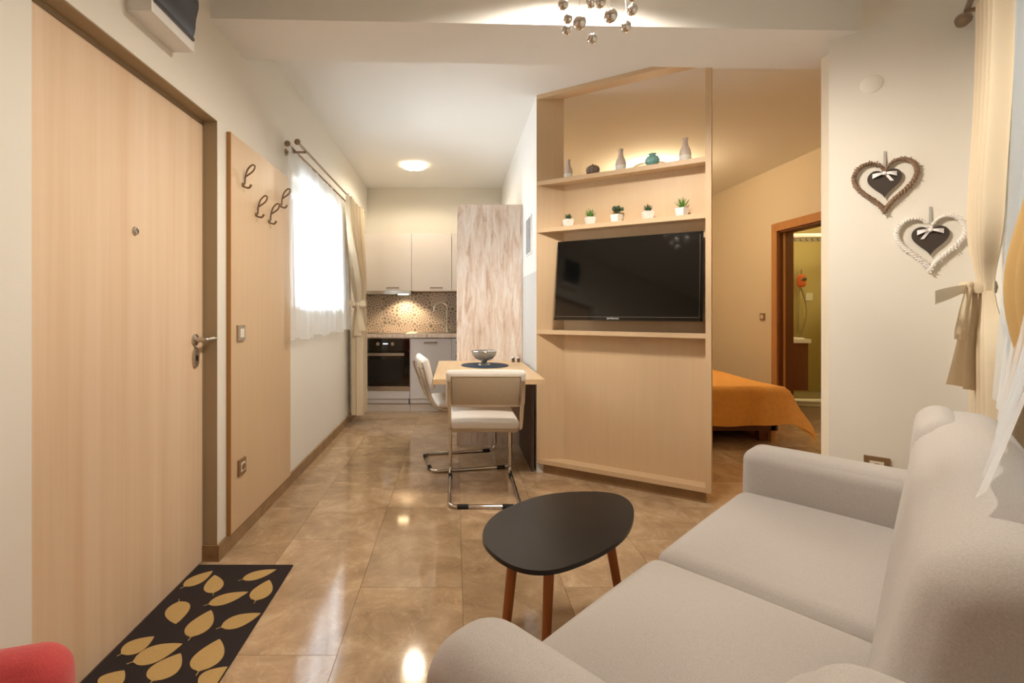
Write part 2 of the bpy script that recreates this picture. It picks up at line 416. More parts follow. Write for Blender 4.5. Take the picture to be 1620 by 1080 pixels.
wseg(0, WIN2[0], 0, CEIL); wseg(WIN2[0], WIN2[1], 0, WIN2[2]); wseg(WIN2[0], WIN2[1], WIN2[3], CEIL); wseg(WIN2[1], 5.45, 0, CEIL)
struct(ww.build('wall_window', 'wall'), 'white wall with the window behind the sofa')
ow = MB().prism([xy(win(-2.5, -1.7)), xy(win(6, -1.7)), xy(win(6, -1.9)), xy(win(-2.5, -1.9))], 0, 4.2)  # wall added to dim the right window, teal like the strip showing there
struct(ow.build('wall_outside', 'teal_plaster'), 'teal wall added outside the right window to cut its daylight')
oh = MB().prism([xy(win(-.5, -.2)), xy(win(4.5, -.2)), xy(win(4.5, -1.15)), xy(win(-.5, -1.15))], 2.75, 2.87)  # unseen overhang, added to keep sky light off the right window
struct(oh.build('trim_4', 'wall'), 'unseen slab added above the right window to cut its daylight', 'light blocker')
bb = MB(); bb.box(XL, XL+.014, 2.214, 5.45, 0, .075); bb.box(XL-.065, XL+.014, 2.2, 2.214, 0, .075)
struct(bb.bevel(.002).build('baseboard_left', 'skirting'), 'brown stone skirting along the left wall', 'baseboard')
b2 = MB().prism([xy(H0-WH*.014), xy(CN-WH*.014), xy(CN), xy(H0)], 0, .075)
struct(b2.build('baseboard_right', 'skirting'), 'brown stone skirting below the hearts', 'baseboard')
b3 = MB().box(3.456, 3.47, BD[1]+.1, 6.6, 0, .075)
struct(b3.build('baseboard_bedroom', 'skirting'), 'brown stone skirting in the bedroom', 'baseboard')

# entrance door
d = thing('door_1', 'pale wood entrance door with steel lever handle', 'door', (XL-.065, 0, 0)); d['kind'] = 'structure'
box('door_leaf', 'door_wood', (-.045, 0, DOOR[0]+.012, DOOR[1]-.012, .006, 2.028), d, .002)
fr = MB().box(-.06, .0, DOOR[0], DOOR[0]+.012, 0, DOOR[2]); fr.box(-.06, 0, DOOR[1]-.010, DOOR[1], 0, DOOR[2]); fr.box(-.06, 0, DOOR[0], DOOR[1], 2.031, DOOR[2])
fr.build('door_frame', 'jamb', d)
lin_ = MB().box(0, .064, DOOR[1]-.004, DOOR[1]-.0005, .076, DOOR[2]-.001); lin_.box(0, .064, DOOR[0], DOOR[1], DOOR[2]-.004, DOOR[2]-.0005)
lin_.build('jamb_lining', 'jamb', d)
hy = DOOR[1]-.075
hd = MB().lathe([(0, 0), (.026, 0), (.026, .006), (.012, .010), (.010, .045), (0, .045)], mat=Matrix.Translation((0, hy, 1.035)) @ Matrix.Rotation(R(90), 4, 'Y')).build('handle_rose', 'steel', d)
MB().tube(fillet([(.02, hy, 1.035), (.055, hy, 1.035), (.055, hy+.13, 1.04)], .02), .010).build('door_handle', 'steel', d)
es = MB().prism3([(.001, hy+.022*math.cos(t), .955+.045*math.sin(t)) for t in [k*math.pi/10 for k in range(20)]], (.009, 0, 0)).build('lock_plate', 'steel', d)
MB().box(.009, .013, hy-.004, hy+.004, .94, .965).build('keyhole', 'black_plastic', es)
MB().lathe([(.0, 0), (.016, 0), (.015, .006), (.009, .008), (.008, .004), (0, .004)], mat=Matrix.Translation((0, 1.74, 1.46)) @ Matrix.Rotation(R(90), 4, 'Y')).build('peephole', 'steel', d)

# window in the left wall
y0, y1, z0, z1 = WIN1
w1 = thing('window_1', 'bright white window in the left wall behind the sheer curtain', 'window', (XL-.14, 0, 0)); w1['kind'] = 'structure'
def wframe(parent, a, b, c, e, mapf, mul=()):
    def bar(s0, s1, q0, q1, nm):
        m = MB(); p = [mapf(s, n) for s, n in ((s0, -.03), (s1, -.03), (s1, .03), (s0, .03))]; m.prism([(v[0], v[1]) for v in p], q0, q1); m.bevel(.003, 1).build(nm, 'pvc', parent)
    bar(a, b, c, c+.06, 'window_frame'); bar(a, b, e-.06, e, 'window_frame'); bar(a, a+.06, c, e, 'window_frame'); bar(b-.06, b, c, e, 'window_frame')
    for s in mul: bar(s-.045, s+.045, c, e, 'mullion')
    p = [mapf(s, n) for s, n in ((a+.05, -.006), (b-.05, -.006), (b-.05, .006), (a+.05, .006))]
    MB().prism([(v[0], v[1]) for v in p], c+.05, e-.05).build('pane', 'pane', parent)
wframe(w1, y0, y1, z0, z1, lambda s, n: (n, s), ((y0+y1)/2,))
box('window_sill', 'pvc', (.03, .17, y0, y1, z0-.001, z0+.02), w1)
w2 = thing('window_2', 'window behind the sofa with a strip of pane showing', 'window'); w2['kind'] = 'structure'
wframe(w2, *WIN2, lambda s, n: win(s, -.1+n), ((WIN2[0]+WIN2[1])/2,))

# bathroom door frame
d2 = thing('door_2', 'orange wood door frame of the bathroom doorway', 'door frame', (3.47, 0, 0)); d2['kind'] = 'structure'
cs = .085
box('casing', 'orange_wood', (-.018, 0, BD[1], BD[1]+cs, 0, BD[2]+cs), d2, .003)
box('casing', 'orange_wood', (-.018, 0, BD[0]-cs, BD[0], 0, BD[2]+cs), d2, .003)
box('casing', 'orange_wood', (-.018, 0, BD[0], BD[1], BD[2], BD[2]+cs), d2, .003)
box('jamb', 'brown_wood', (0, .15, BD[1]-.02, BD[1], 0, BD[2]), d2)
box('jamb', 'brown_wood', (0, .15, BD[0], BD[0]+.02, 0, BD[2]), d2)
box('jamb', 'brown_wood', (0, .15, BD[0], BD[1], BD[2]-.02, BD[2]), d2)
box('door_stop', 'orange_wood', (.04, .055, BD[1]-.032, BD[1]-.02, 0, BD[2]-.02), d2)

# bathroom
struct(MB().box(3.61, 5.5, 6.5, 6.62, 0, CEIL).build('wall_bathroom_back', 'olive_tile'), 'olive yellow bathroom wall with the shower')
struct(MB().box(5.4, 5.52, 3.9, 6.5, 0, CEIL).build('wall_bathroom_right', 'olive_tile'), 'olive yellow side wall of the bathroom')
struct(MB().box(3.61, 5.5, 3.8, 3.92, 0, CEIL).build('wall_bathroom_front', 'olive_tile'), 'olive yellow bathroom wall out of view')
bt = struct(MB().box(3.61, 5.4, 6.493, 6.5, 2.11, 2.20).build('trim_2', 'pattern_tile'), 'patterned mosaic border in the bathroom', 'tile border')
sh = thing('shower_enclosure', 'glass shower enclosure with white rails in the bathroom', 'shower', (0, 5.75, 0))
def arc(z):
    return [(3.75+1.6*t, .14-.16*math.sin(math.pi*min(1, t*1.0)), z) for t in [k/14 for k in range(15)]]
MB().tube(arc(2.07), .028, 8).build('top_rail', 'white', sh); MB().tube(arc(.065), .026, 8).build('bottom_rail', 'white', sh)
MB().grid(lambda u, v: Vector((3.75+1.6*u, .14-.16*math.sin(math.pi*u), .09+1.96*v)), 14, 1).build('glass_panel', 'shower_glass', sh)
MB().prism([(p[0], p[1]) for p in arc(0)]+[(5.38, .74), (3.62, .74)], 0, .05).build('tray', 'white_gloss', sh)
va = thing('vanity_cabinet', 'dark brown bathroom vanity with white basin top', 'vanity', (3.612, 5.28, 0))
box('body', 'brown_wood', (0, .33, .012, .42, .27, .80), va, .004); box('basin_top', 'white_gloss', (0, .355, 0, .44, .80, .845), va, .012)
box('basin_rim', 'white_gloss', (.04, .31, .05, .39, .845, .858), va, .005)
rs = thing('shower_riser', 'chrome shower riser with hose in the bathroom', 'shower head', (4.66, 6.49, 0))
MB().tube([(0, -.05, .85), (0, -.05, 1.7)], .011, 8).build('riser_rail', 'chrome', rs)
MB().tube(fillet([(0, -.06, 1.55), (.0, -.12, 1.6), (0, -.16, 1.57)], .03), .02, 8, r2=.034).build('hand_shower', 'chrome', rs)
MB().tube([(.0+.10*math.sin(t*3.1), -.07, 1.52-.75*t) for t in [k/12 for k in range(13)]], .008, 6).build('hose', 'steel', rs)
sp = thing('bath_sponge', 'orange sponge hanging on the shower riser', 'sponge', (4.66, 6.40, 1.58))
MB().soft(-.05, .05, -.055, .01, -.1, .06, .03, (.005, .005, .005)).build('sponge_body', 'sponge', sp); MB().tube([(0, -.02, .05), (0, -.02, .13)], .004, 6).build('cord', 'black_plastic', sp)
vp = thing('bathroom_switch', 'white switch plate on the olive bathroom wall', 'switch', (4.85, 6.5, 1.35))
box('plate', 'white', (-.045, .045, -.012, 0, -.05, .05), vp, .004); box('rocker', 'white_gloss', (-.02, .02, -.018, -.01, -.02, .02), vp, .002)

# ------------------------------------------------------------------ shelf partition
PA = R(-31.2); A0 = Vector((.585, 3.40, 0))
PU = Vector((math.cos(PA), math.sin(PA), 0)); PW = Vector((-math.sin(PA), math.cos(PA), 0))
def part_x(px, y):        # local x on the partition where depth y shows at picture column px
    k = (px-PX)/F; p = A0+PW*y
    return (k*p.y-p.x)/(PU.x-k*PU.y)
sp_ = thing('shelf_partition', 'beech shelf partition carrying the television, open at the top', 'shelf unit', A0, PA)
RX = 1.072
shp = [(0.002, 0), (RX, 0), (RX, .10), (.166, .10)]
for z0_, z1_, nm in ((.072, .102, 'bottom_board'), (.998, 1.028, 'shelf'), (1.722, 1.752, 'shelf'), (2.060, 2.090, 'shelf'), (2.68, 2.709, 'top_board')):
    MB().prism(shp, z0_, z1_).bevel(.001, 1).build(nm, 'beech', sp_)
MB().prism([(.15, .10), (RX+.0, .10), (RX+.0, .118), (.15, .118)], .072, 2.09).build('back_panel', 'beech', sp_)
MB().prism([(RX, -.002), (RX+.031, -.002), (RX+.031, .118), (RX, .118)], .072, 2.709).bevel(.001, 1).build('upright', 'beech', sp_)
MB().prism([(0, 0), (.166, .1005), (.160, .110), (-.006, .0095)], .072, 2.709).build('end_panel', 'beech', sp_)
MB().prism([(.04, .03), (RX+.0, .03), (RX+.0, .11), (.17, .11)], 0, .072).build('plinth', 'skirting', sp_)

# television
tv = thing('television', 'black flat screen television mounted on the beech partition', 'television', A0, PA)
x0, x1 = part_x(878.5, -.02), part_x(1112, -.02)
zb, zt, yb, yt = 1.103, 1.650, -.05, .035
ang = math.atan2(yt-yb, zt-zb); Ht = math.hypot(zt-zb, yt-yb)
tm_ = Matrix.Translation((0, yb, zb)) @ Matrix.Rotation(-ang, 4, 'X')
body = MB().box(x0, x1, .004, .03, 0, Ht, tm_).bevel(.003).build('body', 'black_plastic', tv)
MB().box(x0+.12, x1-.12, .03, .048, .06, Ht-.1, tm_).bevel(.004).build('rear_housing', 'black_plastic', tv)
MB().box((x0+x1)/2-.1, (x0+x1)/2+.1, .075, .099, 1.42, 1.56).build('wall_mount', 'black_plastic', tv)
MB().box(x0+.012, x1-.012, .0, .004, .022, Ht-.012, tm_).build('screen', 'black_gloss', tv)
bz = MB().box(x0, x1, -.001, .005, 0, .021, tm_); bz.box(x0, x0+.011, -.001, .005, 0, Ht, tm_); bz.box(x1-.011, x1, -.001, .005, 0, Ht, tm_); bz.box(x0, x1, -.001, .005, Ht-.011, Ht, tm_)
bz.build('bezel', 'black_gloss', tv)
MB().box(x1-.018, x1-.0165, -.002, .001, .02, Ht-.02, tm_).build('trim_line', 'chrome', tv); MB().box(x0+.004, x0+.0055, -.002, .001, .01, Ht*.9, tm_).build('trim_line', 'chrome', tv)
MB().box(x0+.01, x1-.02, -.002, .001, .0205, .022, tm_).build('trim_line', 'steel', tv)
cu = bpy.data.curves.new('wordmark', 'FONT'); cu.body = 'SAMSUNG'; cu.size = .017; cu.align_x = 'CENTER'; cu.extrude = .0004
to = bpy.data.objects.new('tmp', cu); COL.objects.link(to); bpy.context.view_layer.update()
me = bpy.data.meshes.new_from_object(to.evaluated_get(bpy.context.evaluated_depsgraph_get())); bpy.data.objects.remove(to)
me.transform(tm_ @ Matrix.Translation(((x0+x1)/2-.06, -.0025, .005)) @ Matrix.Rotation(R(90), 4, 'X')); me.materials.clear(); me.materials.append(MATS['silver_text'])
lo = bpy.data.objects.new('wordmark', me); COL.objects.link(lo); lo.parent = tv; lo['label'] = 'small white maker wordmark on the lower bezel'

# shelf decoration
def on_shelf(px, y, z): return A0+PU*part_x(px, y)+PW*y+Vector((0, 0, z))
def milk_bottle(px, sc, label):
    t = thing('bottle_vase', label, 'vase', on_shelf(px, .055, 2.09), 0, 'bottle vases on the top shelf'); t.scale = (sc,)*3
    MB().lathe([(0, .0), (.031, .0), (.034, .004), (.034, .036)], seg=20).build('white_dip', 'pot_white', t)
    MB().lathe([(.034, .036), (.0335, .05), (.028, .075), (.018, .098), (.0145, .115), (.0145, .135), (.018, .141), (.0175, .146), (.013, .146), (.0125, .118), (.016, .096), (.025, .075), (.030, .05), (.030, .037), (0, .037)], seg=20).build('glass_body', 'bottle_glass', t)
    return t
milk_bottle(899, .92, 'small pinkish bottle vase with white base at the left end of the top shelf')
milk_bottle(982, 1.0, 'pinkish glass bottle vase with white base between the grey pumpkin and the teal vase')
milk_bottle(1084, 1.02, 'tallest looking bottle vase with white base, right end of the top shelf')
t = thing('pumpkin_vase', 'small dark grey ribbed ceramic pumpkin on the top shelf', 'ornament', on_shelf(938, .055, 2.09))
MB().lathe([(0, 0), (.026, .002), (.042, .018), (.045, .036), (.038, .055), (.022, .066), (.010, .067), (0, .064)], seg=60, rib=(10, .06)).build('body', 'ceramic_grey', t)
MB().tube([(0, 0, .062), (0, .003, .078)], .006, 8, r2=.004).build('stem', 'ceramic_grey', t)
t = thing('teal_vase', 'small teal ribbed vase on the top shelf', 'vase', on_shelf(1032, .055, 2.09))
MB().lathe([(0, 0), (.018, 0), (.022, .004), (.040, .026), (.043, .044), (.034, .062), (.019, .070), (.018, .076), (.024, .082), (.021, .082), (.014, .072), (0, .068)], seg=72, rib=(18, .02)).build('body', 'teal_ceramic', t)
def succulent(px, kind, label):
    t = thing('potted_succulent', label, 'plant', on_shelf(px, .05, 1.752), random.uniform(0, 1), 'small potted succulents on the shelf above the television')
    p = MB()
    s0, s1, h = .023, .029, .052
    v0 = [p.bm.verts.new((a*s0, b*s0, 0)) for a, b in ((-1,-1), (1,-1), (1,1), (-1,1))]; v1 = [p.bm.verts.new((a*s1, b*s1, h)) for a, b in ((-1,-1), (1,-1), (1,1), (-1,1))]
    p.bm.faces.new(v0[::-1]); p.bm.faces.new(v1)
    for i in range(4): p.bm.faces.new((v0[i], v0[(i+1) % 4], v1[(i+1) % 4], v1[i]))
    p.bevel(.007, 3); p.smooth = True; p.build('pot', 'pot_white', t)
    MB().lathe([(0, .0525), (.021, .0525), (0, .056)], seg=10).build('soil', 'soil', t)
    rnd = random.Random(int(px))
    n = 16 if kind != 2 else 12
    for k in range(n):
        a = k*2.4; el = R(30+55*(k/n)) if kind != 2 else R(rnd.uniform(30, 85))
        L = {0: .036, 1: .050, 2: .045, 3: .042, 4: .058}[kind]*rnd.uniform(.8, 1.1)
        d_ = Vector((math.cos(a)*math.cos(el), math.sin(a)*math.cos(el), math.sin(el))); b_ = Vector((0, 0, .053))
        m = MB(); r_ = .0065 if kind != 4 else .0042
        if kind == 2: m.soft(-.011, .011, -.007, .007, -.012, .012, .006, k=2, m=1, mat=Matrix.Translation(b_+d_*L) @ Matrix.Rotation(a, 4, 'Z')); m.tube([b_, b_+d_*L], .0022, 5)
        else: m.tube([b_, b_+d_*L*.4, b_+d_*L*.75+Vector((0, 0, .004)), b_+d_*L+Vector((0, 0, .008))], r_, 5, r2=.0008)
        m.build('leaf', 'leaf_dark' if kind in (0, 2, 3) else 'leaf_green', t)
    return t
succulent(899, 0, 'low dark green succulent in white cube pot, left end of the plant shelf')
succulent(933.5, 1, 'bright green spiky succulent in white pot, second from the left on the plant shelf')
succulent(975.5, 2, 'dark round leaved bushy succulent in white pot, middle of the plant shelf')
succulent(1025, 3, 'dark star shaped succulent in white pot, second from the right on the plant shelf')
succulent(1079, 4, 'tall grassy green succulent in white pot, right end of the plant shelf')

# ------------------------------------------------------------------ sofa (local x = towards the back, y = towards the far arm)
so = thing('sofa', 'light grey fabric two seat sofa under the window', 'sofa', (1.19, 1.94, 0), R(-48))
MB().soft(.02, .74, -1.50, .02, .10, .28, .03).build('base_frame', 'sofa', so)
MB().soft(-.03, .55, -.765, .0, .255, .44, .055, (.008, .004, .022), k=5, m=8).build('seat_cushion', 'sofa', so)
MB().soft(-.03, .55, -1.475, -.772, .255, .44, .055, (.012, .004, .026), k=5, m=8).build('seat_cushion', 'sofa', so)
MB().soft(-.02, .74, -.005, .175, .09, .60, .05, (.004, .012, .006), k=5, m=8).build('arm', 'sofa', so)
MB().soft(-.04, .74, -1.69, -1.465, .09, .60, .10, (.004, .01, .006), k=6, m=8).build('arm', 'sofa', so)
def sofa_back(m):
    for v in m.bm.verts:
        t = max(0, (-.01-v.co.y)/1.29); h = v.co.z-.40
        v.co.x += .475+.02*t+h*math.tan(R(4+9*t))
    return m
sofa_back(MB().soft(0, .20, -1.30, -.01, .40, .862, .085, (.016, .004, .01), k=5, m=14)).build('back_cushion', 'sofa', so)
sofa_back(MB().soft(-.006, .10, -.36, -.004, .675, .868, .06, (.004, .002, .004), k=5, m=8)).build('headrest_fold', 'sofa', so)
MB().soft(.68, .76, -1.28, .0, .25, .74, .03, k=3, m=3).build('back_frame', 'sofa', so)
MB().soft(.45, .72, -1.50, -1.235, .42, .655, .09, (.02, .01, .02), k=5, m=6).build('corner_cushion', 'sofa', so)
for lx in (.08, .68):
    for ly in (-1.60, .10): MB().tube([(lx, ly, .11), (lx, ly, 0)], .02, 10, r2=.014).build('leg', 'leg_wood', so)

# ------------------------------------------------------------------ coffee table
TH = .45
ct = thing('coffee_table', 'black egg shaped coffee table on three wooden legs', 'coffee table', (.37, 1.60, 0))
egg = [(763,850), (768,830), (785,812), (813,798), (850,785), (885,779), (925,777), (960,778), (985,784), (1000,797), (1003,815), (995,838), (975,858), (945,876), (912,890), (880,900), (850,902), (820,897), (793,884), (772,866)]
pts = [ground(a, b, TH)-Vector((.37, 1.60, TH)) for a, b in egg]
def smooth_closed(p, n=3):
    for _ in range(n):
        q = []
        for i in range(len(p)):
            a, b = p[i], p[(i+1) % len(p)]; q += [a*.75+b*.25, a*.25+b*.75]
        p = q
    return p
pts = smooth_closed(pts, 2)
m = MB().prism([(p.x*1.01, p.y*1.01) for p in pts], TH-.014, TH); m.bevel(.004, 2); m.smooth = True
m.build('table_top', 'black_top', ct)
for (a, b, c_, d_) in ((812, 880, 776, 1000), (869, 885, 857, 1030), (962, 842, 990, 932)):
    p = ground(a, b, TH-.014)-Vector((.37, 1.60, 0)); q = p.copy(); q.z = 0
    out = Vector((p.x, p.y, 0)).normalized()*.075
    q = q+out
    MB().tube([p, q], .016, 12, r2=.011).build('leg', 'leg_wood', ct)
    MB().lathe([(.001, 0), (.03, 0), (.03, .004), (.001, .004)], (p.x, p.y, TH-.018), 14).build('leg_bracket', 'black_plastic', ct)

# ------------------------------------------------------------------ rug with leaves
rg = thing('door_mat', 'dark brown door mat with beige leaf pattern by the entrance', 'rug', (-.945, 1.78, 0))
MB().prism([(-.226, -.40), (.205, -.40), (.205, .387), (-.226, .387)], .0005, .006).build('mat', 'rug_dark', rg)
leaves = [((855,640),(1010,555),.075), ((1012,672),(1018,575),.075), ((1130,602),(1312,548),.07), ((1205,710),(1278,598),.085), ((965,722),(1178,655),.075),
          ((850,690),(835,808),.085), ((893,888),(1002,742),.09), ((1025,832),(1238,757),.08), ((555,962),(732,868),.085), ((600,1000),(866,903),.095),
          ((930,1055),(1042,880),.10), ((705,1098),(857,948),.10), ((930,1120),(1086,1012),.09), ((470,1120),(590,1030),.09), ((640,1200),(760,1110),.09)]
for a, b, wd in leaves:
    p = ground(a[0]/3, a[1]/3+720)-Vector((-.945, 1.78, 0)); q = ground(b[0]/3, b[1]/3+720)-Vector((-.945, 1.78, 0))
    ax = q-p; sd = Vector((-ax.y, ax.x, 0)).normalized(); L = ax.length; wd = wd*.5
    pr = []
    prof = [(0, .03), (.10, .03)]+[(.11+.89*q/14, math.sin(math.pi*(q/14)**.72)**.85 if 0 < q < 14 else (.04 if q == 0 else 0)) for q in range(15)]
    for s_, k_ in prof: pr.append(p+ax*s_+sd*wd*k_)
    for s_, k_ in reversed(prof[:-1]): pr.append(p+ax*s_-sd*wd*k_)
    pr = [(max(-.224, min(.203, v.x)), max(-.398, min(.385, v.y))) for v in pr]
    if max(v[1] for v in pr)-min(v[1] for v in pr) < .02: continue
    MB().prism(pr, .006, .0072).build('leaf_motif', 'rug_leaf', rg)

# ------------------------------------------------------------------ coat panel, hooks, switches
cp = thing('coat_rack', 'tall beech coat rack board fixed to the left wall', 'coat rack', (XL+.001, 0, .078))
box('panel', 'beech', (.0, .02, 2.305, 3.135, 0, 1.955), cp); box('edge_strip', 'edge_brown', (.0, .0205, 2.297, 2.305, 0, 1.955), cp)
hk = None
HK = ((2.43, 1.81, 'curved bronze coat hook nearest to the door, upper row'), (2.59, 1.69, 'curved bronze coat hook nearest to the door, lower row'),
      (2.77, 1.687, 'curved bronze coat hook nearest to the window, lower row'), (2.95, 1.82, 'curved bronze coat hook nearest to the window, upper row'))
for y_, z_, lb in HK:
    if hk is None:
        hk = thing('coat_hook', lb, 'hook', (XL+.02, y_, z_), 0, 'coat hooks on the beech panel')
        MB().lathe([(0, 0), (.012, 0), (.010, .006), (.005, .010), (0, .010)], seg=14, mat=Matrix.Rotation(R(90), 4, 'Y')).build('mount', 'bronze', hk)
        lp = [(0, 0, 0), (.012, 0, .004), (.014, 0, .045), (.028, 0, .085), (.052, 0, .105), (.066, 0, .098), (.058, 0, .072), (.036, 0, .056), (.018, 0, .044)]
        MB().tube(fillet(lp, .02, 4), .0045, 8).build('upper_loop', 'bronze', hk)
        MB().tube(fillet([(0, 0, -.004), (.018, 0, -.014), (.036, 0, -.016), (.046, 0, .002)], .012, 4), .0045, 8, r2=.006).build('lower_prong', 'bronze', hk)
        h_ = hk
    else:
        h_ = copy_tree(hk); h_.location = (XL+.02, y_, z_); h_['label'] = lb
def plate(name, label, cat, loc, rz, mt, rock='plastic_ivory', socket=False, sz=.04):
    t = thing(name, label, cat, loc, rz)         # local -y faces the room
    box('plate', mt, (-sz, sz, -.011, 0, -sz, sz), t, .004)
    box('insert', rock, (-sz*.55, sz*.55, -.014, -.010, -sz*.55, sz*.55), t, .002)
    if socket:
        MB().lathe([(.0, .0), (.017, 0), (.017, .002), (0, .002)], seg=18, mat=Matrix.Translation((0, -.014, 0)) @ Matrix.Rotation(R(90), 4, 'X')).build('socket_well', 'plate_brown', t)
        for q in (-.008, .008): MB().lathe([(0, 0), (.003, 0), (0, .001)], seg=8, mat=Matrix.Translation((q, -.0165, 0)) @ Matrix.Rotation(R(90), 4, 'X')).build('pin_hole', 'black_plastic', t)
    return t
plate('light_switch', 'ivory light switch with silver frame on the coat panel', 'switch', (XL+.02, 2.40, 1.053), R(90), 'plate_silver')
plate('wall_socket', 'brown framed socket low on the coat panel', 'socket', (XL+.02, 2.41, .375), R(90), 'plate_brown', socket=True)
hp = lambda t, z: H0+UH*t+Vector((0, 0, z))
rzH = math.atan2(UH.y, UH.x)
plate('wall_socket', 'brown framed socket on the white wall behind the sofa arm', 'socket', hp(.175, .44), rzH, 'plate_brown', socket=True, sz=.046)
pl = plate('light_switch', 'brown framed light switch beside the bathroom door', 'switch', (3.47, 3.47*F/(1207-PX), 1.17-11*5.34/F), R(-90), 'plate_brown')
t = thing('junction_cover', 'round white wall cover above the hearts', 'wall cover', hp(.165, 0), rzH); 
tt = .165
for _ in range(8): tt += .0
k = (1379-PX)/F; tc = (k*H0.y-H0.x)/(UH.x-k*UH.y); pc = H0+UH*tc
t.location = (pc.x, pc.y, CAMH+(PY-133)*pc.y/F)
MB().lathe([(0, 0), (.042, 0), (.041, .004), (.036, .007), (0, .008)], seg=32, mat=Matrix.Rotation(R(90), 4, 'X')).build('cover_disc', 'wall', t)

# fuse box above the door
fb = thing('fuse_box', 'white wall box with dark tinted front above the entrance door', 'fuse box', (XL, 1.60, 2.18))
box('housing', 'white', (0, .085, 0, .262, 0, .36), fb, .004)
m = MB().grid(lambda u, v: Vector((.086+.022*math.sin(math.pi*v)+.006*math.sin(v*18)*.4, .012+.238*u, .045+.29*v)), 4, 24); m.build('tinted_front', 'blue_dark', fb)
box('hinge_bar', 'blue_dark', (.085, .092, .01, .252, .038, .05), fb, .002)

# ------------------------------------------------------------------ hearts
def heart(t):
    x = 16*math.sin(t)**3; y = 13*math.cos(t)-5*math.cos(2*t)-2*math.cos(3*t)-math.cos(4*t); return x/16, (y+2.5)/14.6
def heart_decor(px, py, ringmat, label, flip):
    k = (px-PX)/F; tc = (k*H0.y-H0.x)/(UH.x-k*UH.y); pc = H0+UH*tc
    t = thing('hanging_heart', label, 'wall decoration', (pc.x, pc.y, CAMH+(PY-py)*pc.y/F), rzH, 'hanging hearts on the white wall')
    n = 72; w_, h_ = .108, .118
    ring = MB()
    for st in range(3):
        path = []
        for i in range(n*4):
            tt = 2*math.pi*i/(n*4); x, z = heart(tt); ph = tt*26+st*2.094
            nx, nz = math.sin(tt), math.cos(tt)
            path.append((x*w_+.006*math.cos(ph)*nx, -.014+.006*math.sin(ph), z*h_+.006*math.cos(ph)*nz))
        ring.tube(path, .0046, 6, closed=True)
    ring.build('wicker_ring', ringmat, t)
    tips = MB()
    rnd = random.Random(int(px))
    for i in range(n):
        tt = 2*math.pi*i/n; x, z = heart(tt); c = Vector((x*w_, -.016, z*h_)); d_ = Vector((math.sin(tt)*.6+rnd.uniform(-.6, .6), rnd.uniform(-.7, .3), math.cos(tt)*.6+rnd.uniform(-.6, .6))).normalized()
        tips.tube([c-d_*.011, c+d_*.015], .0032, 5, r2=.0018)
    tips.build('wicker_twigs', ringmat, t, kind='stuff')
    pl = [(heart(2*math.pi*i/48)[0]*.060, -.010, heart(2*math.pi*i/48)[1]*.066+.012) for i in range(48)]
    MB().prism3(pl, (0, -.006, 0)).build('inner_heart', 'heart_dark', t)
    MB().prism3([(-.004, -.012, .085), (.004, -.012, .085), (.005, -.006, .165), (-.003, -.006, .165)], (0, -.002, 0)).build('hanging_ribbon', 'ribbon_grey', t)
    bw = MB()
    for sg in (-1, 1):
        bw.grid(lambda u, v, sg=sg: Vector((sg*u*.042, -.020-.008*math.sin(math.pi*u), .062-.010*u+(v-.5)*(.006+.016*u))), 6, 2)
    bw.grid(lambda u, v: Vector((flip*(.004+u*.022+(v-.5)*.012), -.020, .058-u*.036)), 5, 2)
    bw.build('bow', 'ribbon_white', t)
    MB().soft(-.007, .007, -.028, -.014, .052, .068, .005, k=2, m=1).build('bow_knot', 'ribbon_white', t)
heart_decor(1399, 296, 'wicker_brown', 'brown wicker heart with dark inner heart, the upper left one', 1)
heart_decor(1471, 386, 'wicker_white', 'white wicker heart with dark inner heart, the lower right one', -1)

# ------------------------------------------------------------------ kitchen
YB = 5.98; YF = 5.42
kd = [(-1.108, -.518, 'oven'), (-.516, -.042, 'door'), (-.040, .36, 'drawers')]
def handle(parent, x0, x1, y, z):
    MB().tube(fillet([(x0, y, z), (x0, y-.028, z), (x1, y-.028, z), (x1, y, z)], .012, 4), .006, 8).build('handle', 'bronze', parent)
t = thing('base_cabinet', 'pale base cabinet that carries the built in oven', 'cabinet', (0, 0, 0))
box('body', 'cabinet_grey', (-1.106, -.519, YF+.02, YB-.005, .10, .235), t); box('lower_panel', 'cabinet_grey', (-1.106, -.520, YF, YF+.019, .155, .245), t, .002)
box('kickboard', 'cabinet', (-1.106, -.519, YF+.05, YF+.066, 0, .152), t)
box('side_panel', 'cabinet_grey', (-.5345, -.5175, YF+.02, YB-.005, .10, .852), t)
t = thing('base_cabinet', 'pale base cabinet with door under the sink', 'cabinet')
box('body', 'cabinet_grey', (-.516, -.042, YF+.02, YB-.005, .10, .852), t)
dr = box('door', 'cabinet_grey', (-.5145, -.0435, YF, YF+.019, .155, .846), t, .002); handle(dr, -.35, -.21, YF, .80)
box('kickboard', 'cabinet', (-.516, -.042, YF+.05, YF+.066, 0, .152), t)
t = thing('base_cabinet', 'narrow visible base cabinet with drawers beside the tall cabinet', 'cabinet')
box('body', 'cabinet_grey', (-.040, .56, YF+.02, YB-.005, .10, .852), t)
for i, (a, b) in enumerate(((.70, .846), (.44, .695), (.155, .435))):
    dr = box('drawer', 'cabinet_grey', (-.0385, .558, YF, YF+.019, a, b), t, .002); handle(dr, .01, .5, YF, b-.05)
box('kickboard', 'cabinet', (-.040, .56, YF+.05, YF+.066, 0, .152), t)
box('countertop', 'washed_oak', (-1.108, .583, YF-.025, YB-.002, .854, .896), None, .003); tag(bpy.data.objects['countertop'], 'washed oak kitchen worktop with the sink', 'countertop')
ov = thing('oven', 'black built in oven with steel handle', 'oven', (-.813, YF, .245))
box('housing', 'black_plastic', (-.27, .27, .02, .5, .005, .60), ov)
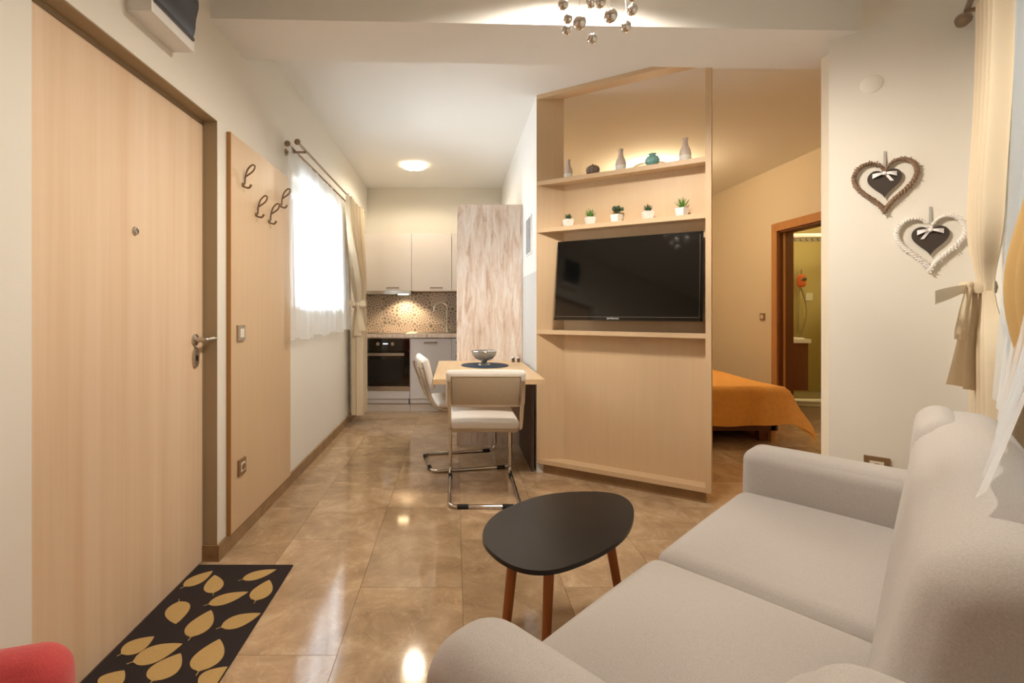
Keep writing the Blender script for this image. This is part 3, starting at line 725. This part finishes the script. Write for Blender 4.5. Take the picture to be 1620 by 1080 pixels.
box('control_panel', 'black_gloss', (-.292, .292, -.004, .019, .455, .597), ov, .002); box('oven_door', 'black_gloss', (-.292, .292, -.004, .019, .055, .45), ov, .003)
box('door_window', 'black_plastic', (-.21, .21, -.006, -.003, .10, .36), ov); box('bottom_trim', 'steel', (-.292, .292, -.006, .019, .0, .052), ov, .002); box('top_trim', 'steel', (-.292, .292, -.003, .019, .597, .607), ov)
for kx in (-.07, .10):
    MB().lathe([(0, 0), (.022, 0), (.019, .022), (0, .023)], seg=20, mat=Matrix.Translation((kx, -.004, .535)) @ Matrix.Rotation(R(90), 4, 'X')).build('knob', 'steel', ov)
box('display', 'lcd', (-.012, .045, -.0055, -.003, .53, .545), ov)
hb = box('handle', 'steel', (-.24, .235, -.045, -.033, .405, .435), ov, .004)
for kx in (-.2, .2): box('handle_post', 'steel', (kx-.01, kx+.01, -.034, -.002, .412, .428), hb)
# wall cabinets
WB = (1.395, 2.08); WF = 5.63
for a, b, lb in ((-1.106, -.519, 'greige wall cabinet over the cooker hood, beside the window'), (-.517, -.042, 'greige wall cabinet over the sink'), (-.040, .56, 'greige wall cabinet partly hidden by the tall oak cabinet')):
    t = thing('wall_cabinet', lb, 'cabinet', (0, 0, 0), 0, 'greige kitchen wall cabinets')
    box('body', 'cabinet', (a, b, WF+.02, YB-.002, WB[0], WB[1]), t); dr = box('door', 'cabinet', (a+.0015, b-.0015, WF, WF+.019, WB[0]+.002, WB[1]), t, .002)
    m_ = a+(b-a)*.62; handle(dr, m_-.07, m_+.07, WF, WB[0]+.035)
hd = thing('cooker_hood', 'slim grey extractor hood with lit lamp under the wall cabinet', 'cooker hood', (-.813, WF, 1.345))
box('hood_body', 'hood_grey', (-.292, .292, -.02, .33, .016, .048), hd, .003); box('front_strip', 'steel', (-.292, .292, -.035, -.02, .012, .05), hd, .002)
for q in (-.14, .02): box('filter', 'steel', (q-.07, q+.07, .04, .26, .009, .016), hd)
lm = box('lamp', 'lamp_hood', (.13, .25, .05, .11, .006, .0155), hd, .002)
# tall oak cabinet
t = thing('tall_cabinet', 'tall washed oak cabinet side beside the dining table', 'cabinet', (0, 0, 0))
box('side_panel', 'washed_oak', (.016, .583, 4.10, 4.122, 0, 2.08), t, .001); box('body', 'cabinet', (.036, .583, 4.1225, 4.74, .08, 2.08), t)
box('door', 'cabinet', (.016, .035, 4.125, 4.738, .085, 2.078), t, .002)
# backsplash
bs = struct(box('trim_3', 'grout', (-1.108, .583, YB-.006, YB-.0005, .897, 1.394)), 'patterned tile backsplash behind the worktop', 'backsplash')
sh_m = {}
zs = [(.897, .985), (.985, 1.185), (1.185, 1.385)]
for i in range(9):
    a = -1.108+.2*i; b = min(.583, a+.2)
    if b-a < .03: continue
    for z_, z2 in zs:
        key = (round(b-a, 3), round(z2-z_, 3))
        if key not in sh_m:
            hw, hh = (b-a)/2-.001, (z2-z_)/2-.001
            o = MB().box(-hw, hw, -.004, 0, -hh, hh).bevel(.001, 1).build('tile', 'pattern_tile', bs); sh_m[key] = o
        else: o = sh_m[key].copy(); COL.objects.link(o); o.parent = bs
        o.location = ((a+b)/2, YB-.006, (z_+z2)/2)
# sink, tap, small things
sk = thing('kitchen_sink', 'steel inset sink in the worktop', 'sink', (-.22, 5.66, .896))
rim = MB()
for bx_ in ((-.24, .24, -.19, -.175), (-.24, .24, .175, .19), (-.24, -.225, -.175, .175), (.0, .24, -.175, .175)): rim.box(*bx_, 0, .004)
rim.bevel(.0015, 1).build('rim', 'steel', sk); box('bowl', 'hood_grey', (-.225, .0, -.175, .175, -.0005, .0012), sk)
fc = thing('kitchen_tap', 'tall curved chrome tap at the sink', 'tap', (-.10, 5.84, .901))
MB().lathe([(0, 0), (.024, 0), (.022, .012), (.016, .02), (.016, .07), (0, .07)], seg=18).build('tap_base', 'chrome', fc)
MB().tube(fillet([(0, 0, .05), (0, 0, .20), (0, 0, .34), (-.075, -.03, .37), (-.155, -.06, .33), (-.158, -.062, .245)], .07, 8), .010, 10).build('spout', 'chrome', fc)
MB().tube([(.012, 0, .045), (.05, -.01, .062)], .006, 8).build('lever', 'chrome', fc)
t = thing('dish_soap_bottle', 'teal bottle on the worktop beside the tall cabinet', 'bottle', (.05, 5.75, .897))
MB().soft(-.03, .04, -.03, .03, 0, .13, .014, k=3, m=2).build('bottle_body', 'teal_plastic', t); MB().lathe([(0, .128), (.014, .128), (.012, .155), (0, .157)], seg=14).build('cap', 'white', t)
t = thing('wooden_board', 'small wooden board standing on the worktop against the left wall', 'board', (-1.085, 5.62, .897))
box('board', 'orange_wood', (-.018, 0, -.18, .18, 0, .13), t, .004)
hb_ = thing('cooktop', 'black glass cooktop set in the worktop above the oven', 'cooktop', (-.83, 5.68, .896))
box('glass_plate', 'black_gloss', (-.255, .26, -.23, .23, 0, .004), hb_, .001)
for cx_, cy_, r_ in ((-.12, -.1, .075), (.12, -.1, .09), (-.12, .11, .09), (.12, .11, .07)):
    MB().lathe([(r_-.004, .0042), (r_, .0042), (r_, .0046), (r_-.004, .0046)], (cx_, cy_, 0), 28).build('heating_ring', 'hood_grey', hb_)
# kitchen ceiling lamp
kl = thing('ceiling_lamp', 'square lit glass ceiling lamp in the kitchen', 'ceiling lamp', (-.437, 5.04, CEIL))
box('mount', 'chrome', (-.06, .06, -.06, .06, -.03, 0), kl, .003)
m = MB().grid(lambda u, v: Vector((-.11+.22*u, -.11+.22*v, -.052+.02*((2*u-1)**2+(2*v-1)**2))), 8, 8); m.build('glass_plate', 'lamp_warm', kl)
MB().lathe([(0, -.07), (.012, -.066), (.012, -.045), (0, -.04)], seg=14).build('finial', 'chrome', kl)
kls = bpy.data.lights.new('kitchen_lamp_light', 'SPOT'); kls.energy = 26; kls.color = (1, .87, .68); kls.spot_size = R(172); kls.spot_blend = .3; kls.shadow_soft_size = .08
o = bpy.data.objects.new('kitchen_lamp_light', kls); COL.objects.link(o); o.location = (-.437, 5.04, CEIL-.10)
sl = bpy.data.lights.new('hood_light', 'SPOT'); sl.energy = 16; sl.color = (1, .72, .42); sl.spot_size = R(120); sl.spot_blend = .5; sl.shadow_soft_size = .03
o = bpy.data.objects.new('hood_light', sl); COL.objects.link(o); o.location = (-.62, 5.76, 1.335); o.rotation_euler = (R(18), 0, 0)

# ------------------------------------------------------------------ dining table, chairs
dt = thing('dining_table', 'pale wood dining table fixed between wall and tall cabinet', 'table', (.21, 3.53, 0))
box('table_top', 'table_wood', (-.35, .36, -.53, .565, .698, .73), dt, .002); box('shade_panel', 'shade_brown', (.342, .362, -.10, .55, 0, .698), dt)  # dark panel stands in for deep shade on the wall below the table
def cesca():
    c = thing('cantilever_chair', 'white padded cantilever chair with linen back, seen from behind at the table end', 'chair', (.178, 3.075, 0), 0, 'chrome cantilever chairs at the dining table')
    hw = .212
    side = lambda s: [(s*hw, -.372, .765), (s*hw, -.355, .70), (s*hw, -.255, .455), (s*hw, .0, .445), (s*hw, .30, .455), (s*hw, .31, .012), (s*hw, -.285, .012)]
    full = side(-1)+list(reversed(side(1)))
    MB().tube(fillet([Vector(p) for p in full], .06, 7), .0115, 10).build('tube_frame', 'chrome', c)
    for s in (-1, 1):
        MB().tube([(s*.165, -.285, .012), (s*.10, -.285, .012)], .0145, 12).build('floor_glide', 'rubber', c)
        MB().tube([(s*hw, .26, .010), (s*hw, .20, .010)], .014, 12).build('floor_glide', 'rubber', c)
    MB().soft(-.205, .205, -.225, .245, .432, .462, .014, k=3, m=2).build('seat_frame', 'linen', c)
    MB().soft(-.212, .212, -.235, .25, .455, .50, .02, (0, 0, .012), k=4, m=6).build('seat_cushion', 'chair_white', c)
    bm2 = Matrix.Translation((0, -.283, .60)) @ Matrix.Rotation(R(14), 4, 'X')
    bk = MB().soft(-.232, .232, -.016, .030, 0, .225, .022, (0, .006, .004), k=4, m=8, mat=bm2).build('backrest', 'chair_white', c)
    MB().soft(-.198, .198, -.024, -.010, .022, .196, .006, k=2, m=2, mat=bm2).build('rear_panel', 'linen', bk)
    pp = [bm2 @ Vector(v) for v in ((-.2, -.021, .02), (.2, -.021, .02), (.2, -.021, .198), (-.2, -.021, .198))]
    MB().tube(pp, .004, 6, closed=True).build('piping', 'linen', bk)
    for s in (-1, 1):
        for zz in (.05, .17):
            MB().lathe([(0, 0), (.008, 0), (.006, .006), (0, .006)], seg=10, mat=bm2 @ Matrix.Translation((s*.208, -.026, zz)) @ Matrix.Rotation(R(90), 4, 'X')).build('bolt', 'steel', c)
    return c
ch = cesca()
c2 = copy_tree(ch); c2.location = (.07, 3.66, 0); c2.rotation_euler = (0, 0, R(-79)); c2['label'] = 'white padded cantilever chair at the long side of the table, seen from the side'
pm = thing('placemat', 'round navy placemat on the dining table', 'placemat', (.235, 3.75, .7302))
MB().lathe([(0, 0), (.185, 0), (.188, .002), (.185, .005), (0, .005)], seg=48).build('mat', 'navy', pm)
bo = thing('footed_bowl', 'silver glass footed bowl on the navy placemat', 'bowl', (.23, 3.76, .7355))
MB().lathe([(0, 0), (.050, 0), (.046, .006), (.030, .014), (.022, .026), (.024, .032), (0, .033)], seg=28).build('foot', 'steel', bo)
MB().lathe([(0, .033), (.03, .034), (.066, .048), (.090, .075), (.100, .108), (.096, .110), (.085, .078), (.06, .054), (.02, .042), (0, .041)], seg=64, rib=(16, .025)).build('bowl_body', 'bowl_glass', bo)
MB().tube([(.098*math.cos(a), .098*math.sin(a), .110) for a in [k*math.pi/20 for k in range(40)]], .003, 6, closed=True).build('rim', 'chrome', bo)
for xx, lb in ((.49, 'small brown salt shaker at the table end, left of its pair'), (.535, 'small brown salt shaker at the table end, right of its pair')):
    t = thing('salt_shaker', lb, 'shaker', (xx, 4.0, .7302), 0, 'salt shakers on the dining table')
    MB().lathe([(0, 0), (.014, 0), (.012, .02), (.014, .032), (0, .034)], seg=14).build('jar', 'salt', t); MB().lathe([(.0, .034), (.013, .034), (.010, .044), (0, .046)], seg=14).build('lid', 'steel', t)
# print on the kitchen side wall
t = thing('wall_print', 'small grey framed print on the white kitchen side wall', 'picture', (.585, 3.72, 1.75))
box('frame', 'white', (-.010, 0, -.125, .125, -.15, .15), t, .002); box('print_sheet', 'print_grey', (-.012, -.010, -.11, .11, -.135, .135), t)

# ------------------------------------------------------------------ curtains at the left window
rd = thing('curtain_rod', 'double bronze curtain rod over the kitchen window', 'curtain rod', (XL, 0, 2.215))
for xo, e0, e1 in ((.128, 2.95, 5.06), (.055, 2.98, 5.02)):
    MB().tube([(xo, e0, 0), (xo, e1, 0)], .008, 8).build('rod', 'bronze', rd)
    for e in (e0, e1): MB().lathe([(0, -.02), (.012, -.014), (.02, 0), (.012, .016), (0, .022)], seg=12, mat=Matrix.Translation((xo, e, 0)) @ Matrix.Rotation(R(90), 4, 'X')).build('finial', 'bronze', rd)
for yy in (3.11, 4.92):
    b_ = MB().tube([(0, yy, -.012), (.135, yy, -.012)], .008, 8); b_.lathe([(0, 0), (.025, 0), (.02, .01), (0, .012)], seg=12, mat=Matrix.Translation((0, yy, -.012)) @ Matrix.Rotation(R(90), 4, 'Y')); b_.build('bracket', 'bronze', rd)
s1 = thing('sheer_curtain', 'short sheer white curtain glowing in the kitchen window', 'curtain', (XL, 0, 0))
def sh1(u, v):
    y = 2.985+1.64*u; f = .3+.7*(1-v)
    return Vector((.055+.018*math.sin(u*70)*f+.010*math.sin(u*31+1)*f+.012*(1-v), y, .975+.012*math.sin(u*22)+.05*u*0+1.235*v))
MB().grid(sh1, 240, 14).build('cloth', 'sheer', s1)
dr1 = thing('drape_curtain', 'long beige curtain tied with a bow between window and oven', 'curtain', (XL, 0, 0))
def dp(u, v):            # v: 0 floor -> 1 rod
    z = .10+2.12*v; tie = math.exp(-((z-1.22)/.14)**2)
    up = max(0, min(1, (z-1.22)/.95)); up = up*up*(3-2*up)
    cen = 4.92-.27*up; wid = (.12+.27*up)*(1-.35*tie)
    y = cen+(u-.5)*2*wid; fold = (.062-.036*up)*(1-.35*tie)
    return Vector((.112+.014*up+fold*math.sin(u*44)+.008*math.sin(u*9), y, z))
MB().grid(dp, 130, 44).build('cloth', 'curtain_beige', dr1)
def bow(parent, c, along, up=(0, 0, 1), mat='curtain_beige', sc=1.0, outv=(1, 0, 0)):
    c = Vector(c); a = Vector(along); o_ = Vector(outv)
    for sg in (-1, 1):
        MB().grid(lambda u, v, sg=sg: c+a*sg*(.005+.085*math.sin(math.pi*.5*u)*sc)+Vector((0, 0, (v-.5)*(.015+.045*math.sin(math.pi*u))*sc+.018*math.sin(math.pi*u)))+o_*(.02+.022*math.sin(math.pi*u)), 10, 4).build('bow_loop', mat, parent)
    return
tb = MB().lathe([(.062, -.03), (.068, 0), (.062, .03)], seg=24); tb.xf(Matrix.Translation((.108, 4.92, 1.22)) @ Matrix.Diagonal((.95, 1.4, 1, 1))); tb.build('tie_band', 'curtain_beige', dr1)
bow(dr1, (.125, 4.80, 1.22), (1, 0, 0), outv=(0, -1, 0))
MB().soft(.105, .145, 4.76, 4.80, 1.2, 1.245, .012, k=3, m=1).build('bow_knot', 'curtain_beige', dr1)
for q in (0, 1): MB().grid(lambda u, v, q=q: Vector((.13+.05*q*u+(v-.5)*(.02+.06*u), 4.775+.01*math.sin(6*u)-.01*q, 1.21-(.30-.05*q)*u)), 8, 3).build('bow_tail', 'curtain_beige', dr1)

# ------------------------------------------------------------------ bedroom
bd = thing('bed', 'bed under an orange cover in the bedroom', 'bed', (0, 0, 0))
box('bed_frame', 'brown_wood', (.80, 2.86, 4.20, 5.62, .10, .26), bd, .005)
box('foot_board', 'orange_wood', (2.80, 2.84, 4.20, 5.60, .0, .22), bd, .004)
for bx_ in (.9,):
    for by_ in (4.3, 5.5): box('leg', 'brown_wood', (bx_-.03, bx_+.03, by_-.03, by_+.03, 0, .1), bd)
box('leg', 'brown_wood', (2.72, 2.80, 4.24, 4.30, 0, .1), bd)
MB().soft(.80, 2.88, 4.17, 5.63, .26, .485, .05, k=3, m=4).build('mattress', 'mattress', bd)
def cover(u, v):         # unfolded cover: drops over the near side and the foot
    X0, X1, Y0, Y1, ZT, r = .80, 2.89, 4.155, 5.66, .50, .06
    drop = .36
    lx = (X1-X0)+drop; ly = drop+(Y1-Y0)+.2
    sx = u*lx; sy = v*ly-drop
    ex = max(0, sx-(X1-X0)); ey = max(0, -sy); ey2 = max(0, sy-(Y1-Y0))
    e = max(ex, ey); wv = .014*math.sin(sx*17)*min(1, ey*4)+.014*math.sin(sy*15)*min(1, ex*4)
    x = min(X1, X0+sx)+min(ex, r)*.5+ex*.10+(wv if ex > 0 else 0)
    y = max(Y0, min(Y1, Y0+sy))-min(ey, r)*.4-ey*.05-(wv if ey > 0 else 0)+min(ey2, r)*.4
    both = min(ex, ey)
    d_ = math.hypot(ex, ey) if both > 0 else max(e, ey2)
    x += both*.35; y -= both*.20
    z = ZT-max(0, d_*.98-r*.35*(1-math.exp(-d_*20)))+.008*math.sin(sx*5)*math.sin(sy*4)
    return Vector((x, y, max(.012+.02*(1-min(1, both*3)), z)))
MB().grid(cover, 70, 56).build('cover', 'orange_cover', bd)
bl = thing('ceiling_lamp', 'round lit ceiling lamp in the bedroom above the shelf', 'ceiling lamp', (2.09, 5.08, CEIL))
MB().lathe([(0, -.03), (.15, -.03), (.16, -.02), (.16, 0), (0, 0)], seg=36).build('base_plate', 'white', bl)
MB().lathe([(0, -.075), (.06, -.070), (.11, -.055), (.14, -.03)], seg=36).build('glass_dome', 'lamp_bed', bl)
point('bedroom_lamp_light', (2.09, 5.08, CEIL-.2), 25, (1, .75, .44), .1)
point('bathroom_lamp_light', (4.5, 5.0, 2.45), 26, (1, .80, .45), .1)
blm = thing('ceiling_lamp', 'round bathroom ceiling lamp out of the doorway view', 'ceiling lamp', (4.5, 5.0, CEIL))
MB().lathe([(0, -.06), (.08, -.055), (.12, -.02), (.12, 0), (0, 0)], seg=28).build('glass_dome', 'lamp_bed', blm)

# ------------------------------------------------------------------ right window curtains
rr = thing('curtain_rod', 'curtain rod with leaf finial above the right window', 'curtain rod', (0, 0, 0))
MB().tube([win(.10, .10, 2.385), win(2.5, .10, 2.385)], .010, 8).build('rod', 'bronze', rr)
fm = MB().lathe([(0, -.02), (.012, 0), (.028, .03), (.022, .06), (0, .10)], seg=12); fm.xf(Matrix.Translation(win(.10, .10, 2.385)) @ WH.to_track_quat('Z', 'Y').to_matrix().to_4x4()); fm.build('finial', 'bronze', rr)
for ss in (.16, 2.4): MB().tube([win(ss, 0, 2.375), win(ss, .11, 2.375)], .009, 8).build('bracket', 'bronze', rr)
dr2 = thing('drape_curtain', 'cream curtain tied with a bow beside the sofa back', 'curtain', (0, 0, 0))
def dp2(u, v):
    z = .10+2.28*v; tie = math.exp(-((z-1.25)/.14)**2); up = max(0, min(1, (z-1.25)/1.0))
    s = .15+.06*tie+(.04+.36*u)*(1-.6*tie); n = .076+.026*math.sin(u*30+.5)*(1-.5*tie)+.012*math.exp(-((z-1.5)/.35)**2)-.012*tie-.018*up
    return win(s, n, z)
MB().grid(dp2, 80, 44).build('cloth', 'curtain_beige', dr2)
bc = win(.30, .115, 1.255)
tbm = MB().lathe([(.036, -.022), (.040, 0), (.036, .022)], seg=24); tbm.xf(Matrix.Translation(win(.29, .078, 1.255))); tbm.build('tie_band', 'curtain_beige', dr2)
MB().soft(-.022, .022, -.022, .022, -.024, .024, .014, k=3, m=1, mat=Matrix.Translation(bc)).build('bow_knot', 'curtain_beige', dr2)
lf = Vector((-.88, -.2, 0)).normalized(); fv = Vector((-.6, -.8, 0))
def loop_(u, v):
    a = math.pi*2*u; o_ = .5-.5*math.cos(a)
    return bc+lf*(.175*o_)+fv*(.018*math.sin(a))+Vector((0, 0, -.040*o_+(v-.5)*(.018+.03*o_)+.006*math.sin(a)))
MB().grid(loop_, 24, 4).build('bow_loop', 'curtain_beige', dr2)
def tail_(pts, w0, w1, ph):
    def f(u, v):
        k = u*(len(pts)-1); i = min(len(pts)-2, int(k)); q = Vector(pts[i]).lerp(Vector(pts[i+1]), k-i)
        wd = w0+(w1-w0)*u
        return bc+lf*q.x+fv*(q.y+.010*math.sin(v*5+ph))+Vector((0, 0, q.z))+lf*((v-.5)*wd)+Vector((0, 0, (v-.5)*.012))
    MB().grid(f, 14, 6).build('bow_tail', 'curtain_beige', dr2)
tail_([(.0, .02, 0), (.03, .03, -.08), (.055, .03, -.17), (.05, .025, -.20)], .035, .06, 0)
tail_([(-.005, .01, 0), (.02, .02, -.15), (.06, .02, -.30), (.075, .02, -.37)], .03, .095, 1)
tail_([(-.03, .0, 0), (-.02, .01, -.16), (.0, .01, -.39)], .03, .075, 2.5)
s2 = thing('sheer_curtain', 'sheer white curtain hanging over the sofa back at the right edge', 'curtain', (0, 0, 0))
def sh2(u, v):
    s = .60+1.3*u; z = .885+1.48*v
    nb = .10+.21*max(0, (s-.6)/1.3)**1.3; n = .05+(nb-.05)*(1-v)**1.7+.006*math.sin(s*30)*(.4+.6*(1-v))
    return win(s, n, z)
MB().grid(sh2, 150, 20).build('cloth', 'sheer', s2)
dr3 = thing('drape_curtain', 'golden tan curtain bulging in at the right picture edge', 'curtain', (0, 0, 0))
def dp3(u, v):
    z = .95+1.42*v; bul = math.exp(-((z-1.22)/.25)**2)
    s = 1.12+.30*u; n = .092+.010*math.sin(u*22)+.062*bul*(1-.3*u)
    return win(s, n, z)
MB().grid(dp3, 60, 36).build('cloth', 'curtain_gold', dr3)

# ------------------------------------------------------------------ red armchair at the lower left
ra = thing('red_armchair', 'red upholstered armchair at the lower left edge', 'armchair', (-.768, .492, 0), R(-69))
MB().soft(-.26, .26, -.15, .20, .20, .40, .05, (0, 0, .02), k=4, m=5).build('seat', 'red_fabric', ra)
MB().soft(-.26, .26, -.205, -.12, .20, .76, .04, (0, .01, 0), k=4, m=5).build('backrest', 'red_fabric', ra)
for s in (-1, 1): MB().soft(s*.30-.055, s*.30+.055, -.205, .205, .14, .575, .05, (.006, .004, .01), k=5, m=5).build('arm', 'red_fabric', ra)
for lx in (-.25, .25):
    for ly in (-.15, .15): MB().tube([(lx, ly, .2), (lx*1.04, ly*1.04, 0)], .02, 10, r2=.013).build('leg', 'brown_wood', ra)

# ------------------------------------------------------------------ chandelier
chn = thing('chandelier', 'chandelier of silver glass balls on thin wires', 'chandelier', (.55, 1.88, CEIL))
MB().lathe([(0, -.025), (.19, -.025), (.20, -.018), (.20, 0), (0, 0)], seg=40).build('canopy', 'chrome', chn)
balls = [(891, 7, 8, 1.85), (898.6, 30, 7, 1.80), (896, 47.5, 7, 1.92), (917, 36, 10, 1.76), (937, 61, 7.5, 1.88), (935, 4, 8, 1.97), (949.6, 4, 8, 1.82), (966, 25, 10, 1.78), (1000, 15.5, 8, 1.88), (990, 42, 8, 1.96), (999, -4, 6, 1.80), (915, -22, 8, 1.90), (975, -30, 8, 1.93)]
bmsh = None
for bx_, by_, r_, D_ in balls:
    p = Vector(((bx_-PX)/F*D_, D_, CAMH+(PY-by_)/F*D_))-Vector((.55, 1.88, CEIL)); rr_ = r_*D_/F*1.05
    o = MB().lathe([(rr_*math.sin(math.pi*k/12), -rr_*math.cos(math.pi*k/12)) for k in range(13)], seg=20).build('glass_ball', 'chrome', chn); o.location = p
    q = MB().tube([(0, 0, rr_*.98), (0, 0, -p.z-.025)], .0009, 5).build('wire', 'steel', o)
for k in range(4):
    a = k*math.pi/2+.5; c_ = (.11*math.cos(a), .11*math.sin(a), -.025)
    MB().lathe([(0, -.045), (.012, -.04), (.014, -.02), (.014, 0), (0, 0)], c_, 14).build('bulb', 'lamp_warm', chn)
    sl = bpy.data.lights.new('chandelier_bulb_light', 'SPOT'); sl.energy = 30; sl.color = (1, .91, .79); sl.spot_size = R(168); sl.spot_blend = .6; sl.shadow_soft_size = .03
    o = bpy.data.objects.new('chandelier_bulb_light', sl); COL.objects.link(o); o.location = (.55+c_[0], 1.88+c_[1], CEIL-.085)
